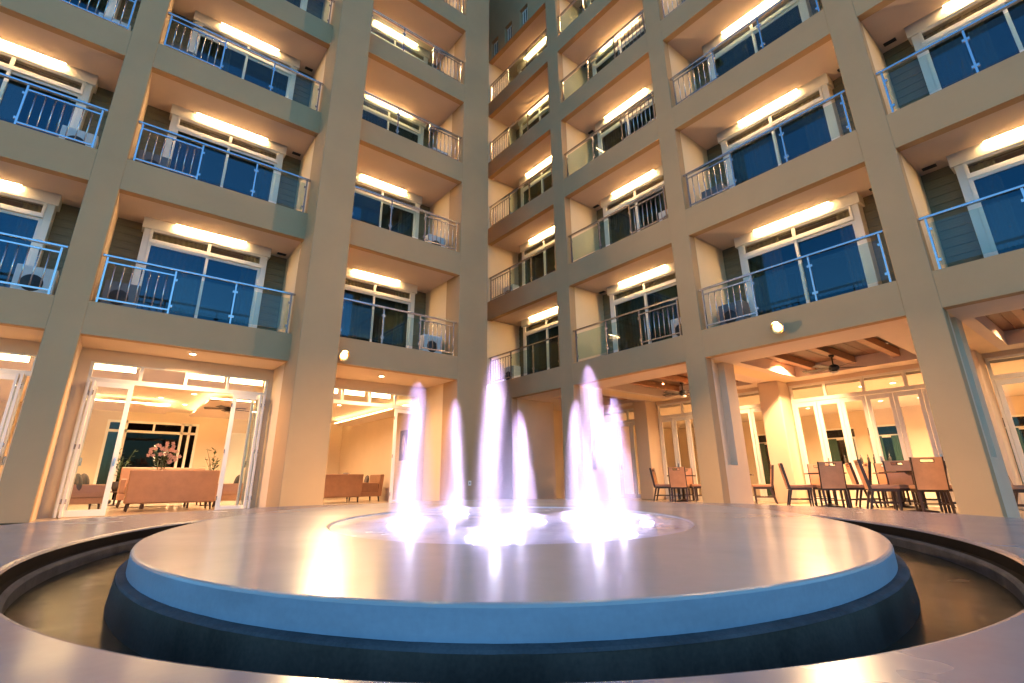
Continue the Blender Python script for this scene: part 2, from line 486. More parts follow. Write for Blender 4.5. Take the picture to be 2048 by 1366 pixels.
BOARD_BAYS = {("A", 1), ("B", 1), ("B", 2), ("R3", 1), ("R3", 2), ("R4", 1), ("R4", 2)}
rng = random.Random(3)
for key, (w, s0, s1, df, flip, show, phrase) in BAYS.items():
    W = s1 - s0
    mid = (s0 + s1) / 2
    if key == "C": mid = -5.05
    # beams: one under each balcony, one at the roof
    for lv in range(0, 6):
        z0 = T_[lv]; z1 = B_[lv + 1] if lv < 5 else ROOF
        if lv == 5 and key == "R1":
            z1 = 18.86
        part("facade_beam", MB().box(s0, s1, df + 0.003, df + 0.2, z0, z1), M["facade"], w, bevel=0.0)
        if lv > 0 or key != "R1":
            pass
        top = (B_[lv + 1] - 0.001) if lv < 5 else ROOF - 0.2
        if lv == 0:
            continue
        part("balcony_slab", MB().box(s0, s1, df + 0.2, DB + 3.5, z0 + 0.17, top), M["soffit"], w)
        h0, h1 = mid - HW / 2 - 0.052, mid + HW / 2 + 0.052
        sf = MB().box(s0, s1, df + 0.2, DB - 0.42, z0 + 0.05, z0 + 0.075)
        if h0 > s0: sf.box(s0, h0, DB - 0.42, DB + 0.02, z0 + 0.05, z0 + 0.075)
        if h1 < s1: sf.box(h1, s1, DB - 0.42, DB + 0.02, z0 + 0.05, z0 + 0.075)
        part("soffit_board", sf, M["soffit"], w)
    # ground floor soffit slabs are added with the ground floor
    for lv in range(1, 6):
        zb, zt = B_[lv] - 0.04, T_[lv] + 0.05
        dh = zt - zb
        # back wall beside the door: boards lapped one over another
        for a, b in ((s0, mid - HW / 2 - 0.001), (mid + HW / 2 + 0.001, s1)):
            if b - a < 0.05: continue
            bw = part("back_wall", MB().box(a, b, DB + 0.02, DB + 0.14, zb, zt), M["siding"], w)
            nbd = 14
            bh = dh / nbd
            def lap(k, a=a, b=b, bh=bh):
                z0 = k * bh
                return MB().hexa([(a, DB - 0.012, z0), (b, DB - 0.012, z0), (b, DB + 0.02, z0), (a, DB + 0.02, z0)],
                                 [(a, DB + 0.004, z0 + bh), (b, DB + 0.004, z0 + bh), (b, DB + 0.02, z0 + bh), (a, DB + 0.02, z0 + bh)])
            if (key, lv) in BOARD_BAYS:
                me = lap(0).mesh("siding_board", M["siding"])
                for k in range(nbd):
                    put("siding_board", me, bw, loc=(0, 0, zb + k * bh))
            else:
                allb = MB()
                for k in range(nbd):
                    q = lap(k); allb._add(q.v, q.f)
                o = part("siding_boards", allb, M["siding"], bw, loc=(0, 0, zb))
                o["kind"] = "stuff"
        # room behind the door
        part("room_wall", MB().box(mid - HW / 2, mid + HW / 2, DB + 3.0, DB + 3.1, zb, zt), M["room"], w)
        # door
        root = None
        for nm, mb, mt, bv in door_parts(dh):
            me = shared(("door", nm, round(dh, 3), len(cache) if nm not in ("door_surround", "transom_frame") else 0, tuple(mb.v[0])), lambda: mb.mesh(nm, M[mt]))
            if root is None:
                root = put("balcony_door", me, w, loc=(mid, DB, zb), bevel=bv)
            else:
                put(nm, me, root, bevel=bv)
        # railing
        rail = None
        for k, (nm, mb, mt) in enumerate(rail_parts(W, flip)):
            me = shared(("rail", round(W, 2), flip, k), lambda: mb.mesh(nm, M[mt]))
            if rail is None:
                rail = put("balcony_railing", me, w, loc=(s0, df, B_[lv] - 0.003), bevel=0.008)
            else:
                put(nm, me, rail)
        if lv not in show:
            continue
        where = "on the %s balcony floor, %s" % (ORD[lv], phrase)
        # strip lamp where soffit and door head meet
        t = thing("strip_light", "recessed strip lamp " + where, "lamp", wing_world(w, mid, DB - 0.395, zt + 0.001), wing_rot(w), "strip lamps over the balcony doors")
        k = rng.uniform(0.72, 0.86)
        part("lamp_body", MB().box(-k - 0.02, k + 0.02, -0.022, 0.026, 0.006, 0.05), M["white"], t)
        part("lamp_diffuser", MB().box(-k, k, -0.018, 0.020, 0.0, 0.0058), M["strip"], t)
        # air-conditioner condenser at the baluster end
        end = s1 - 0.42 if flip else s0 + 0.42
        pale = key in ("A", "R1", "R2", "C")
        t = thing("condenser", "%s air-conditioner condenser %s" % ("pale" if pale else "dark", where), "air conditioner", wing_world(w, end, df + 0.85, B_[lv] - 0.038), wing_rot(w), "condensers on the balconies")
        part("case", MB().box(-0.30, 0.30, -0.17, 0.17, 0.06, 0.74), M["acwhite" if pale else "ac"], t, bevel=0.015)
        part("fan_grille", MB().lathe([(0.17, 0), (0.17, 0.012), (0.15, 0.02), (0.05, 0.02), (0.04, 0.03)], 20), M["black"], t, loc=(-0.03, -0.165, 0.40))
        t.children[-1].rotation_euler = (PI / 2, 0, 0)
        for x in (-0.22, 0.22):
            part("foot", MB().box(x - 0.04, x + 0.04, -0.19, 0.19, 0.0, 0.06), M["black"], t)
        # curtain
        ci = HW / 2 - 0.15
        full = (key, lv) in (("R2", 1), ("R1", 1))
        t = thing("curtain", "pleated olive curtain " + where, "curtain", wing_world(w, mid, DB - 0.13, zb), wing_rot(w), "curtains behind the balcony doors")
        ch = dh - 0.24
        spans = ((-ci, 0.0), (0.05, ci)) if full else ((-ci, -ci + rng.uniform(0.35, 1.1)), (ci - rng.uniform(0.25, 0.55), ci))
        for a, b in spans:
            part("curtain_panel", pleats(b - a, ch - 0.03, max(4, int((b - a) / 0.10))), M["curtain"], t, loc=(a, 0, 0.03))
        part("curtain_rod", MB().tube((-ci, 0, ch - 0.0), (ci, 0, ch - 0.0), 0.012, 8), M["steel"], t)

# smoke-dark soffit vents near a corner of each balcony soffit
for key, (w, s0, s1, df, flip, show, phrase) in BAYS.items():
    me = shared("vent", lambda: (MB().box(-0.11, 0.11, -0.05, 0.05, 0.0, 0.02).box(-0.09, 0.09, -0.035, -0.02, -0.006, 0.0).box(-0.09, 0.09, -0.007, 0.007, -0.006, 0.0).box(-0.09, 0.09, 0.02, 0.035, -0.006, 0.0)).mesh("soffit_vent", M["black"]))
    for lv in show:
        s = s0 + 0.2 if flip else s1 - 0.2
        put("soffit_vent", me, w, loc=(s, DB - 0.25, T_[lv] + 0.028))

# upper wall of the narrow bay with three barred windows
ws = (-2.37, -1.38, -0.34)
seg = [(-2.58, ws[0])] + [(ws[i] + 0.5, ws[i + 1]) for i in range(2)] + [(ws[2] + 0.5, 1.23)]
for a, b in seg:
    part("upper_wall", MB().box(a, b, 0.003, 0.2, 18.86, 19.78), M["facade"], wingR)
part("upper_wall", MB().box(-2.58, 1.23, 0.003, 0.2, 19.78, ROOF), M["facade"], wingR)
for s in ws:
    f = part("upper_window", MB().box(s, s + 0.5, 0.14, 0.19, 18.86, 18.92).box(s, s + 0.5, 0.14, 0.19, 19.72, 19.78), M["white"], wingR)
    part("pane", MB().box(s, s + 0.5, 0.16, 0.168, 18.92, 19.72), M["pane"], f)
    for k in range(3):
        part("bar", MB().box(s + 0.08 + k * 0.14, s + 0.13 + k * 0.14, 0.10, 0.13, 18.92, 19.72), M["white"], f)
part("roof_slab", MB().box(-15.95, -2.17, -0.76, 5.3, ROOF, ROOF + 0.25), M["facade"], wingL)
part("roof_slab", MB().box(-3.1, 14.5, -0.02, 5.3, ROOF, ROOF + 0.25), M["facade"], wingR)
part("rear_wall", MB().box(-15.95, -2.58, DB + 3.6, DB + 3.75, T_[0] + 0.3, ROOF), M["dark"], wingL)
part("rear_wall", MB().box(-2.58, 14.5, DB + 3.6, DB + 3.75, T_[0] + 0.3, ROOF), M["dark"], wingR)

# ------------------------------------------------------------------ ground floor: lounge side
LD = 1.25                                                        # depth of the lounge front
part("floor_slab", MB().box(-15.95, -2.17, 0.0, LD + 9.4, 0.004, GF), M["floor"], wingL)
for key in "ABC":
    w, s0, s1, df = BAYS[key][:4]
    part("ground_soffit", MB().box(s0, s1, df + 0.2, LD + 0.14, T_[0], B_[1] - 0.001), M["plaster"], w)
for s0, s1, f in ((-15.95, -15.45, 0.26), (-11.73, -11.23, 0.26), (-7.51, -6.63, 0.3)):
    part("side_wall", MB().box(s0, s1, f, LD + 0.14, 0, T_[0]), M["plaster"], wingL)
LC = 3.12                                                        # lounge ceiling
part("lounge_ceiling", MB().box(-15.95, -2.17, LD + 0.14, LD + 9.4, LC, LC + 0.3), M["ceil"], wingL)
part("lounge_side_wall", MB().box(-16.0, -15.9, LD + 0.14, LD + 9.4, 0, LC), M["plaster"], wingL)
part("lounge_side_wall", MB().box(-2.5, -2.4, LD + 0.95, LD + 9.4, GF, LC), M["plaster"], wingL)
def lounge_front(key, o0, o1, posts, stack_left, stack_right, part_open):
    """lintel, transom row and folding doors between o0 and o1"""
    s0, s1 = BAYS[key][1:3]
    w = wingL
    part("lintel_wall", MB().box(s0, s1, LD, LD + 0.14, 3.08, T_[0] - 0.001), M["plaster"], w)
    if o0 - s0 > 0.02: part("jamb_wall", MB().box(s0, o0, LD, LD + 0.14, GF, 3.08), M["plaster"], w)
    if s1 - o1 > 0.02: part("jamb_wall", MB().box(o1, s1, LD, LD + 0.14, GF, 3.08), M["plaster"], w)
    f = MB()
    f.box(o0, o1, LD + 0.02, LD + 0.11, 2.66, 2.76)
    f.box(o0, o1, LD + 0.02, LD + 0.11, 3.05, 3.08)
    for p in posts: f.box(p - 0.03, p + 0.03, LD + 0.02, LD + 0.11, 2.76, 3.05)
    f.box(o0, o0 + 0.05, LD + 0.02, LD + 0.11, GF, 2.66); f.box(o1 - 0.05, o1, LD + 0.02, LD + 0.11, GF, 2.66)
    tr = part("door_frame", f, M["white"], w, bevel=0.006)
    for a, b in zip(posts[:-1], posts[1:]):
        part("transom_pane", MB().box(a + 0.03, b - 0.03, LD + 0.06, LD + 0.066, 2.76, 3.05), M["shopglass"], tr)
    def leaf(x, y, ang, wd):
        m = MB(); H0, H1 = GF + 0.012, 2.65
        m.box(0, 0.09, -0.022, 0.022, H0, H1); m.box(wd - 0.09, wd, -0.022, 0.022, H0, H1)
        m.box(0.09, wd - 0.09, -0.022, 0.022, H0, H0 + 0.12); m.box(0.09, wd - 0.09, -0.022, 0.022, H1 - 0.10, H1)
        d = part("folding_door", m, M["white"], w, loc=(x, y, 0), rotz=ang, bevel=0.004)
        part("door_pane", MB().box(0.09, wd - 0.09, -0.004, 0.004, H0 + 0.12, H1 - 0.10), M["shopglass"], d)
        part("door_handle", MB().box(wd - 0.055, wd - 0.035, -0.06, -0.022, 1.0, 1.16), M["steel"], d)
        for z in (0.3, 1.3, 2.35):
            part("hinge", MB().tube((0.0, -0.03, z), (0.0, -0.03, z + 0.09), 0.011, 8), M["steel"], d)
    for x, y, ang, wd in stack_left + stack_right: leaf(x, y, math.radians(ang), wd)
lounge_front("B", -11.03, -7.60, (-11.0, -10.155, -9.32, -8.47, -7.63),
             [(-10.97, LD - 0.30, 88, 0.68), (-10.90, LD - 0.32, 86, 0.68), (-10.93, LD - 0.10, 3, 0.70)],
             [(-8.33, LD - 0.02, -2, 0.68), (-7.72, LD - 0.36, 92, 0.68), (-7.79, LD - 0.34, 94, 0.68)], 1)
lounge_front("C", -6.5, -3.40, (-6.47, -5.7, -4.93, -4.16, -3.43), [(-6.42, LD - 0.3, 88, 0.70)],
             [(-4.16, LD + 0.05, 0, 0.72)], 1)
lounge_front("A", -15.3, -11.83, (-15.27, -14.4, -13.55, -12.7, -11.86), [(-15.2, LD - 0.3, 88, 0.68)],
             [(-12.60, LD - 0.02, 0, 0.68), (-11.95, LD - 0.36, 92, 0.68), (-12.02, LD - 0.34, 94, 0.68)], 1)
# tubes glowing behind the transom row
for i, (a, b, say) in enumerate(((-10.97, -10.25, "above the folded door stack beside the end pier"), (-9.26, -8.52, "above the middle of the sofa doorway"), (-8.4, -7.66, "above the doorway's inner stack near the thick column"),
                  (-6.4, -5.75, "above the doorway behind the thick column"), (-5.6, -4.98, "above the middle of the narrow doorway"), (-4.85, -4.2, "above the fixed leaf beside the wing corner"),
                  (-14.3, -13.6, "above the outer doorway's middle"), (-13.4, -12.0, "above the outer doorway's end stack"))):
    t = thing("tube_light", "tube lamp behind the transom glass " + say, "lamp", ((a + b) / 2, LD + 0.34, 2.98), group="tube lamps behind the lounge transoms")
    h = (b - a) / 2
    part("lamp_tube", MB().box(-h, h, -0.015, 0.015, 0.0, 0.12), M["tube"], t)
    part("lamp_bracket", MB().box(-h, h, 0.016, 0.05, 0.02, 0.14), M["white"], t)

# far end of the lounge: window wall with dark glass and the garden outside
FY = LD + 8.6
fw = MB()
fw.box(-15.9, -10.6, FY, FY + 0.12, GF, LC); fw.box(-7.9, -6.9, FY, FY + 0.12, GF, LC); fw.box(-5.2, -2.5, FY, FY + 0.12, GF, LC)
fw.box(-10.6, -7.9, FY, FY + 0.12, 2.75, LC); fw.box(-6.9, -5.2, FY, FY + 0.12, 2.5, LC)
part("lounge_far_wall", fw, M["plaster"], wingL)
g = MB()
for x in (-10.6, -10.1, -8.45, -8.22, -7.98): g.box(x, x + 0.08, FY + 0.01, FY + 0.09, GF, 2.75)
g.box(-10.52, -7.98, FY + 0.01, FY + 0.09, 2.35, 2.43); g.box(-10.52, -7.98, FY + 0.01, FY + 0.09, 2.67, 2.75); g.box(-10.52, -7.98, FY + 0.01, FY + 0.09, GF, 0.15)
g.box(-9.3, -9.24, FY + 0.01, FY + 0.09, 2.43, 2.67)
fr = part("garden_window", g, M["white"], wingL)
part("pane", MB().box(-10.55, -7.95, FY + 0.05, FY + 0.056, 0.15, 2.7), M["nightglass"], fr)
g = MB()
for x in (-6.9, -6.1, -5.3): g.box(x, x + 0.1, FY + 0.01, FY + 0.09, GF, 2.5)
g.box(-6.8, -5.3, FY + 0.01, FY + 0.09, 2.4, 2.5); g.box(-6.8, -6.1, FY + 0.03, FY + 0.07, GF, 2.4); g.box(-6.0, -5.3, FY + 0.03, FY + 0.07, GF, 2.4)
part("panelled_door", g, M["white"], wingL)
gb = MB()
for k in range(120):
    x = rng.uniform(-10.9, -7.6); z = rng.uniform(0.1, 1.7); r = rng.uniform(0.1, 0.3)
    gb.ball((x, FY + 1.2 + rng.uniform(-0.3, 0.3), z), r, 5)
hd = put("hedge", gb.mesh("hedge", M["greenery"])); tag(hd, "dark garden hedge outside the lounge's far window", "hedge")
part("sky_block_slab", MB().box(-12.5, -6.0, FY + 0.15, FY + 3.0, 3.15, 3.3), M["dark"], wingL)  # unseen slab, added to keep sky light off the garden behind the window
part("garden_screen", MB().box(-12.5, -6.0, FY + 2.4, FY + 2.5, 0, 3.15), M["dark"], wingL)
# ceiling coves
for i, (x0, x1, y0, y1, say) in enumerate(((-11.2, -9.1, 6.6, 8.6, "at the far ceiling behind the orchid"), (-8.4, -6.2, 4.4, 8.8, "along the ceiling edge toward the lounge column"), (-3.3, -2.52, 2.4, 8.8, "along the ceiling over the dark wall print"))):
    t = thing("ceiling_cove", "glowing ceiling cove in the lounge " + say, "cove light", ((x0 + x1) / 2, (y0 + y1) / 2, LC - 0.22), group="lounge ceiling coves")
    a, b = (x1 - x0) / 2, (y1 - y0) / 2
    part("cove_panel", MB().box(-a, a, -b, b, 0.0, 0.05), M["ceil"], t, bevel=0.01)
    e = MB()
    e.box(-a + 0.05, a - 0.05, -b + 0.05, -b + 0.08, 0.06, 0.09); e.box(-a + 0.05, a - 0.05, b - 0.08, b - 0.05, 0.06, 0.09)
    e.box(-a + 0.05, -a + 0.08, -b + 0.09, b - 0.09, 0.06, 0.09); e.box(a - 0.08, a - 0.05, -b + 0.09, b - 0.09, 0.06, 0.09)
    part("cove_strip", e, M["cove"], t)
    part("hanger", MB().box(-0.05, 0.05, -0.05, 0.05, 0.05, 0.22), M["white"], t)

# downlights
def downlight(loc, label, group, power, col=(1.0, 0.56, 0.27)):
    t = thing("ceiling_downlight", label, "ceiling lamp", loc, 0, group)
    me1 = shared("dl_ring", lambda: MB().lathe([(0.062, 0.0), (0.066, -0.012), (0.088, -0.012), (0.092, 0.0)], 24, cap=False).mesh("trim_ring", M["white"]))
    me2 = shared("dl_lens", lambda: MB().lathe([(0.062, -0.006), (0.03, -0.012), (0.001, -0.014)], 24, cap=False).mesh("lens", M["lens"]))
    put("trim_ring", me1, t); put("lens", me2, t)
    area_lamp("lamp", t, (0, 0, -0.02), 0.11, power, col, spread=math.radians(148))
    return t
Z0 = T_[0]
downlight((-9.35, 0.56, Z0), "round downlight in the soffit over the sofa doorway", "soffit downlights", 22)
downlight((-13.5, 0.56, Z0), "round downlight in the soffit over the outermost lounge doorway", "soffit downlights", 22)
downlight((-5.04, 0.36, Z0), "round downlight in the soffit between the thick column and the corner", "soffit downlights", 22)
for x, y, say in ((-9.45, 6.2, "middle one of three behind the folded doors"), (-8.75, 4.9, "nearer the fan blade over the sofa"), (-8.7, 7.4, "deepest one over the orchid"),
                  (-12.5, 4.5, "over the outermost lounge doorway"), (-4.6, 4.6, "over the lone armchair"), (-13.5, 7.0, "deep behind the outer doorway"), (-5.4, 7.5, "before the panelled door")):
    downlight((x, y, LC), "small lounge ceiling downlight, " + say, "lounge downlights", 18, (1.0, 0.66, 0.38))

# ------------------------------------------------------------------ ground floor: restaurant terrace
TX = 4.8                                                         # depth of the terrace
part("floor_slab", MB().box(-2.58, 14.5, -0.0, TX + 8, 0.004, GF), M["floor"], wingR)
part("corner_block", MB().box(-2.57, -1.15, 0.003, 1.9, 0.0, T_[0] - 0.001), M["facade"], wingR)
part("corner_block_face", MB().box(-1.15, -1.13, 0.25, 1.9, GF, T_[0] - 0.001), M["plaster"], wingR)
def pier(s0, s1):
    m = MB()
    m.box(s0, s1, 0.26, 0.36, 0, T_[0]); m.box(s0, s1, 0.80, 1.25, 0, T_[0])
    m.box(s0, s1, 0.36, 0.80, 0, 0.97); m.box(s0, s1 - 0.16, 0.36, 0.80, 0.97, T_[0])
    part("pier", m, M["plaster"], wingR)
for s0, s1 in ((1.23, 1.77), (5.48, 5.98), (9.76, 10.26), (14.0, 14.5)): pier(s0, s1)
# terrace soffit: plaster with a timber coffer in each bay
HOLES = ((-0.4, 1.0), (1.97, 5.0), (6.2, 9.0), (10.45, 13.4))
HX0, HX1, CZ = 1.15, 4.2, T_[0] + 0.30
part("terrace_soffit", MB().box(-2.58, 14.5, 0.2, HX0, T_[0] + 0.002, T_[0] + 0.05).box(-2.58, 14.5, HX1, TX + 0.1, T_[0] + 0.002, T_[0] + 0.05)
     .box(-2.58, HOLES[0][0], HX0, HX1, T_[0] + 0.002, T_[0] + 0.05)
     .box(HOLES[0][1], HOLES[1][0], HX0, HX1, T_[0] + 0.002, T_[0] + 0.05).box(HOLES[1][1], HOLES[2][0], HX0, HX1, T_[0] + 0.002, T_[0] + 0.05)
     .box(HOLES[2][1], HOLES[3][0], HX0, HX1, T_[0] + 0.002, T_[0] + 0.05).box(HOLES[3][1], 14.5, HX0, HX1, T_[0] + 0.002, T_[0] + 0.05), M["ceil"], wingR)
# shallow dropped fascia along the front of the bays
for a, b in HOLES:
    c = part("ceiling_coffer", MB().box(a - 0.1, a, HX0 - 0.1, HX1 + 0.1, T_[0] + 0.05, CZ).box(b, b + 0.1, HX0 - 0.1, HX1 + 0.1, T_[0] + 0.05, CZ)
             .box(a, b, HX0 - 0.1, HX0, T_[0] + 0.05, CZ).box(a, b, HX1, HX1 + 0.1, T_[0] + 0.05, CZ), M["ceil"], wingR)
    n = max(5, int((b - a) / 0.19)); pw = (b - a) / n
    me = MB().box(0.004, pw - 0.004, HX0, HX1, 0, 0.03).mesh("ceiling_plank", M["wood"])
    for k in range(n):
        put("ceiling_plank", me, c, loc=(a + k * pw, 0, CZ + (0.004 if k % 2 else 0.0)))
    nb = 3 if b - a > 2 else 1
    for k in range(nb):
        s = a + (b - a) * (k + 0.5) / nb
        part("ceiling_beam", MB().box(s - 0.075, s + 0.075, HX0 + 0.002, HX1 - 0.002, CZ - 0.17, CZ - 0.001), M["beamwood"], c, bevel=0.01)
part("coffer_lid", MB().box(-2.58, 14.5, 0.25, TX + 0.1, B_[1] - 0.3, B_[1] - 0.05), M["dark"], wingR)
# back row columns and folding door walls
for s0, s1 in ((0.60, 1.15), (5.10, 5.68), (9.35, 9.93), (13.6, 14.2)):
    part("column", MB().box(s0, s1, 4.2, TX + 0.12, GF, T_[0]), M["plaster"], wingR, bevel=0.03, seg=3)
part("lintel_wall", MB().box(-2.58, 14.5, TX, TX + 0.12, 3.24, T_[0]), M["plaster"], wingR)
def terrace_doors(o0, o1, npan, handles):
    f = MB()
    f.box(o0, o1, TX + 0.02, TX + 0.1, 2.74, 2.84); f.box(o0, o1, TX + 0.02, TX + 0.1, 3.18, 3.24)
    f.box(o0, o0 + 0.05, TX + 0.02, TX + 0.1, GF, 2.74); f.box(o1 - 0.05, o1, TX + 0.02, TX + 0.1, GF, 2.74)
    ps = [o0 + (o1 - o0) * k / 4 for k in range(5)]
    for p in ps[1:-1]: f.box(p - 0.035, p + 0.035, TX + 0.02, TX + 0.1, 2.84, 3.18)
    f.box(o0, o0 + 0.06, TX + 0.02, TX + 0.1, 2.84, 3.18); f.box(o1 - 0.06, o1, TX + 0.02, TX + 0.1, 2.84, 3.18)
    fr = part("door_frame", f, M["white"], wingR, bevel=0.005)
    for a, b in zip(ps[:-1], ps[1:]):
        part("transom_pane", MB().box(a + 0.04, b - 0.04, TX + 0.055, TX + 0.061, 2.85, 3.17), M["shopglass"], fr)
    wd = (o1 - o0 - 0.1) / npan
    for k in range(npan):
        x = o0 + 0.05 + k * wd
        m = MB(); H0, H1 = GF + 0.01, 2.73
        a, b = 0.006, wd - 0.006
        m.box(a, a + 0.085, -0.022, 0.022, H0, H1); m.box(b - 0.085, b, -0.022, 0.022, H0, H1)
        m.box(a + 0.085, b - 0.085, -0.022, 0.022, H0, H0 + 0.14); m.box(a + 0.085, b - 0.085, -0.022, 0.022, H1 - 0.12, H1)
        d = part("folding_door", m, M["white"], wingR, loc=(x, TX + 0.05, 0), bevel=0.004)
        part("door_pane", MB().box(a + 0.085, b - 0.085, -0.004, 0.004, H0 + 0.14, H1 - 0.12), M["shopglass"], d)
        if k % 2: part("door_handle", MB().box(0.03, 0.05, -0.06, -0.022, 1.05, 1.2), M["steel"], d)
terrace_doors(1.17, 5.08, 7, 1)
terrace_doors(5.70, 9.33, 6, 1)
terrace_doors(9.95, 13.58, 6, 1)
terrace_doors(-2.5, 0.58, 5, 1)
# dining room behind the doors
RX = TX + 7.0
part("dining_ceiling", MB().box(-3.0, 14.5, TX + 0.12, RX + 0.2, 3.12, 3.3), M["ceil"], wingR)
bw = MB()
segs = [(-3.0, 1.2), (2.0, 3.9), (4.9, 5.35), (6.45, 9.0), (9.9, 14.5)]
for a, b in segs: bw.box(a, b, RX, RX + 0.15, GF, 2.55)
bw.box(-3.0, 14.5, RX, RX + 0.15, 2.55, 3.12)
part("dining_back_wall", bw, M["plaster"], wingR)
part("dining_side_wall", MB().box(14.4, 14.5, TX + 0.12, RX, GF, 3.12), M["plaster"], wingR)
part("dining_side_wall", MB().box(-3.0, -2.9, TX + 0.12, RX, GF, 3.12), M["plaster"], wingR)
for a, b in zip([s[1] for s in segs[:-1]], [s[0] for s in segs[1:]]):
    f = part("dining_window", MB().box(a, b, RX + 0.02, RX + 0.1, 2.1, 2.2).box(a, a + 0.07, RX + 0.02, RX + 0.1, GF, 2.1).box(b - 0.07, b, RX + 0.02, RX + 0.1, GF, 2.1).box(a, b, RX + 0.02, RX + 0.1, 2.49, 2.55), M["white"], wingR)
    part("pane", MB().box(a, b, RX + 0.05, RX + 0.056, GF, 2.5), M["nightglass"], f)
    wd = (b - a) * 0.33
    t = thing("drape", "dark green drape hanging in the dining room window at depth %.0f" % (a * 10), "drape", wing_world(wingR, a + 0.05, RX - 0.08, GF), -PI / 2, "green drapes in the dining room")
    t["label"] = {1.2: "dark green drape at the dining window nearest the corner", 3.9: "dark green drape at the dining window behind the second bay", 5.35: "dark green drape at the dining window behind the white counter", 9.0: "dark green drape at the outermost dining window"}.get(round(a, 2), "dark green drape in the dining room")
    part("drape_panel", pleats(wd, 2.1, 6), M["green"], t); part("drape_panel", pleats(wd, 2.1, 6), M["green"], t, loc=(b - a - wd - 0.1, 0, 0))
part("garden_wall", MB().box(-3.0, 14.5, RX + 1.8, RX + 1.9, 0, 3.0), M["greenery"], wingR)
# buffet counter with bottles, seen through the doors
t = thing("buffet_counter", "white buffet counter with a rounded front inside the dining room", "counter", wing_world(wingR, 6.45, TX + 3.6, GF), -PI / 2)
t.scale = (1.35, 1, 1)
cm = MB(); cp = []
for k in range(13):
    a = PI * k / 12; cp.append((-math.cos(a) * 1.0, -math.sin(a) ** 0.7 * 0.45))
vs = [(x, y, 0.0) for x, y in cp] + [(x, y, 1.02) for x, y in cp]
cm._add(vs, [(k, k + 1, 14 + k, 13 + k) for k in range(12)], True); cm._add([(x, y, 1.02) for x, y in cp], [tuple(range(13))]); cm._add([(-1.0, 0, 0), (1.0, 0, 0), (1.0, 0, 1.02), (-1.0, 0, 1.02)], [(0, 1, 2, 3)])
part("counter_front", cm, M["shade"], t)
part("counter_top", MB().box(-1.05, 1.05, -0.1, 0.25, 1.022, 1.06), M["shade"], t, bevel=0.01)
for k in range(7):
    x = -0.6 + k * 0.2 + rng.uniform(-0.05, 0.05)
    b = put("bottle", shared("bottle", lambda: MB().lathe([(0.035, 0), (0.037, 0.01), (0.037, 0.17), (0.014, 0.22), (0.013, 0.29)], 12).mesh("bottle", M["pot"])), loc=wing_world(wingR, 6.15 + x, TX + 3.65, GF + 1.06))
    tag(b, "small dark bottle standing on the white buffet counter", "bottle", "bottles on the buffet counter")
# terrace and dining lamps
for s, d, z, say in ((6.5, 3.3, CZ, "beside the fan, nearer the corner"), (8.55, 3.3, CZ, "beside the fan, nearer the wide pier"), (2.5, 3.3, CZ, "in the second bay, nearer the corner"), (4.4, 3.3, CZ, "in the second bay, nearer its fan pier"),
                     (10.9, 3.3, CZ, "in the outermost bay, nearer the pier"), (12.9, 3.3, CZ, "in the outermost bay, further out"), (0.3, 3.2, CZ, "in the narrow corner bay")):
    downlight(wing_world(wingR, s, d, z), "round terrace downlight in the timber coffer " + say, "terrace downlights", 62)
for s, d, say in ((7.2, TX + 1.0, "just behind the transom over the counter"), (7.9, TX + 1.1, "behind the transom beside the pier column"), (6.6, TX + 4.6, "deep, over the counter"), (7.6, TX + 4.8, "deep, beside the counter"), (8.4, TX + 3.2, "near the dining side column"),
                  (3.0, TX + 2.6, "behind the second bay"), (4.4, TX + 4.5, "behind the second bay, deeper"), (11.5, TX + 2.0, "behind the outermost bay"), (-0.5, TX + 2.0, "behind the corner bay")):
    downlight(wing_world(wingR, s, d, 3.12), "dining room ceiling downlight " + say, "dining room downlights", 26, (1.0, 0.64, 0.36))

# ceiling fans
def make_fan(loc, label, drop):
    t = thing("ceiling_fan", label, "ceiling fan", loc, 0.35, "terrace ceiling fans")
    part("down_rod", MB().tube((0, 0, 0), (0, 0, -drop), 0.016, 10), M["black"], t)
    part("canopy_cup", MB().lathe([(0.06, 0), (0.055, -0.04), (0.02, -0.06)], 16), M["black"], t)
    part("motor", MB().lathe([(0.04, -drop + 0.03), (0.10, -drop), (0.115, -drop - 0.05), (0.09, -drop - 0.10), (0.04, -drop - 0.13)], 20), M["black"], t)
    part("lamp_bowl", MB().lathe([(0.05, -drop - 0.13), (0.085, -drop - 0.145), (0.07, -drop - 0.18), (0.01, -drop - 0.20)], 18), M["white"], t)
    bm = MB().hexa([(0.10, -0.02, -0.004), (0.22, -0.055, -0.02), (0.22, 0.055, 0.012), (0.10, 0.02, 0.004)][:4], [(0.10, -0.02, 0.004), (0.22, -0.055, -0.012), (0.22, 0.055, 0.02), (0.10, 0.02, 0.012)])
    bm.hexa([(0.22, -0.055, -0.02), (0.66, -0.075, -0.024), (0.66, 0.075, 0.014), (0.22, 0.055, 0.012)], [(0.22, -0.055, -0.012), (0.66, -0.075, -0.016), (0.66, 0.075, 0.022), (0.22, 0.055, 0.02)])
    me = bm.mesh("blade", M["chairwood"])
    for k in range(5):
        put("blade", me, t, loc=(0, 0, -drop - 0.05), rotz=2 * PI * k / 5)
    return t
make_fan(wing_world(wingR, 7.62, 2.75, CZ - 0.17), "dark five-blade ceiling fan in the timber coffer above the dining tables", 0.26)
make_fan(wing_world(wingR, 3.48, 2.9, CZ - 0.17), "dark five-blade ceiling fan in the second bay from the corner", 0.26)
make_fan((-7.7, 5.6, LC), "dark ceiling fan inside the lounge, one blade showing", 0.22)

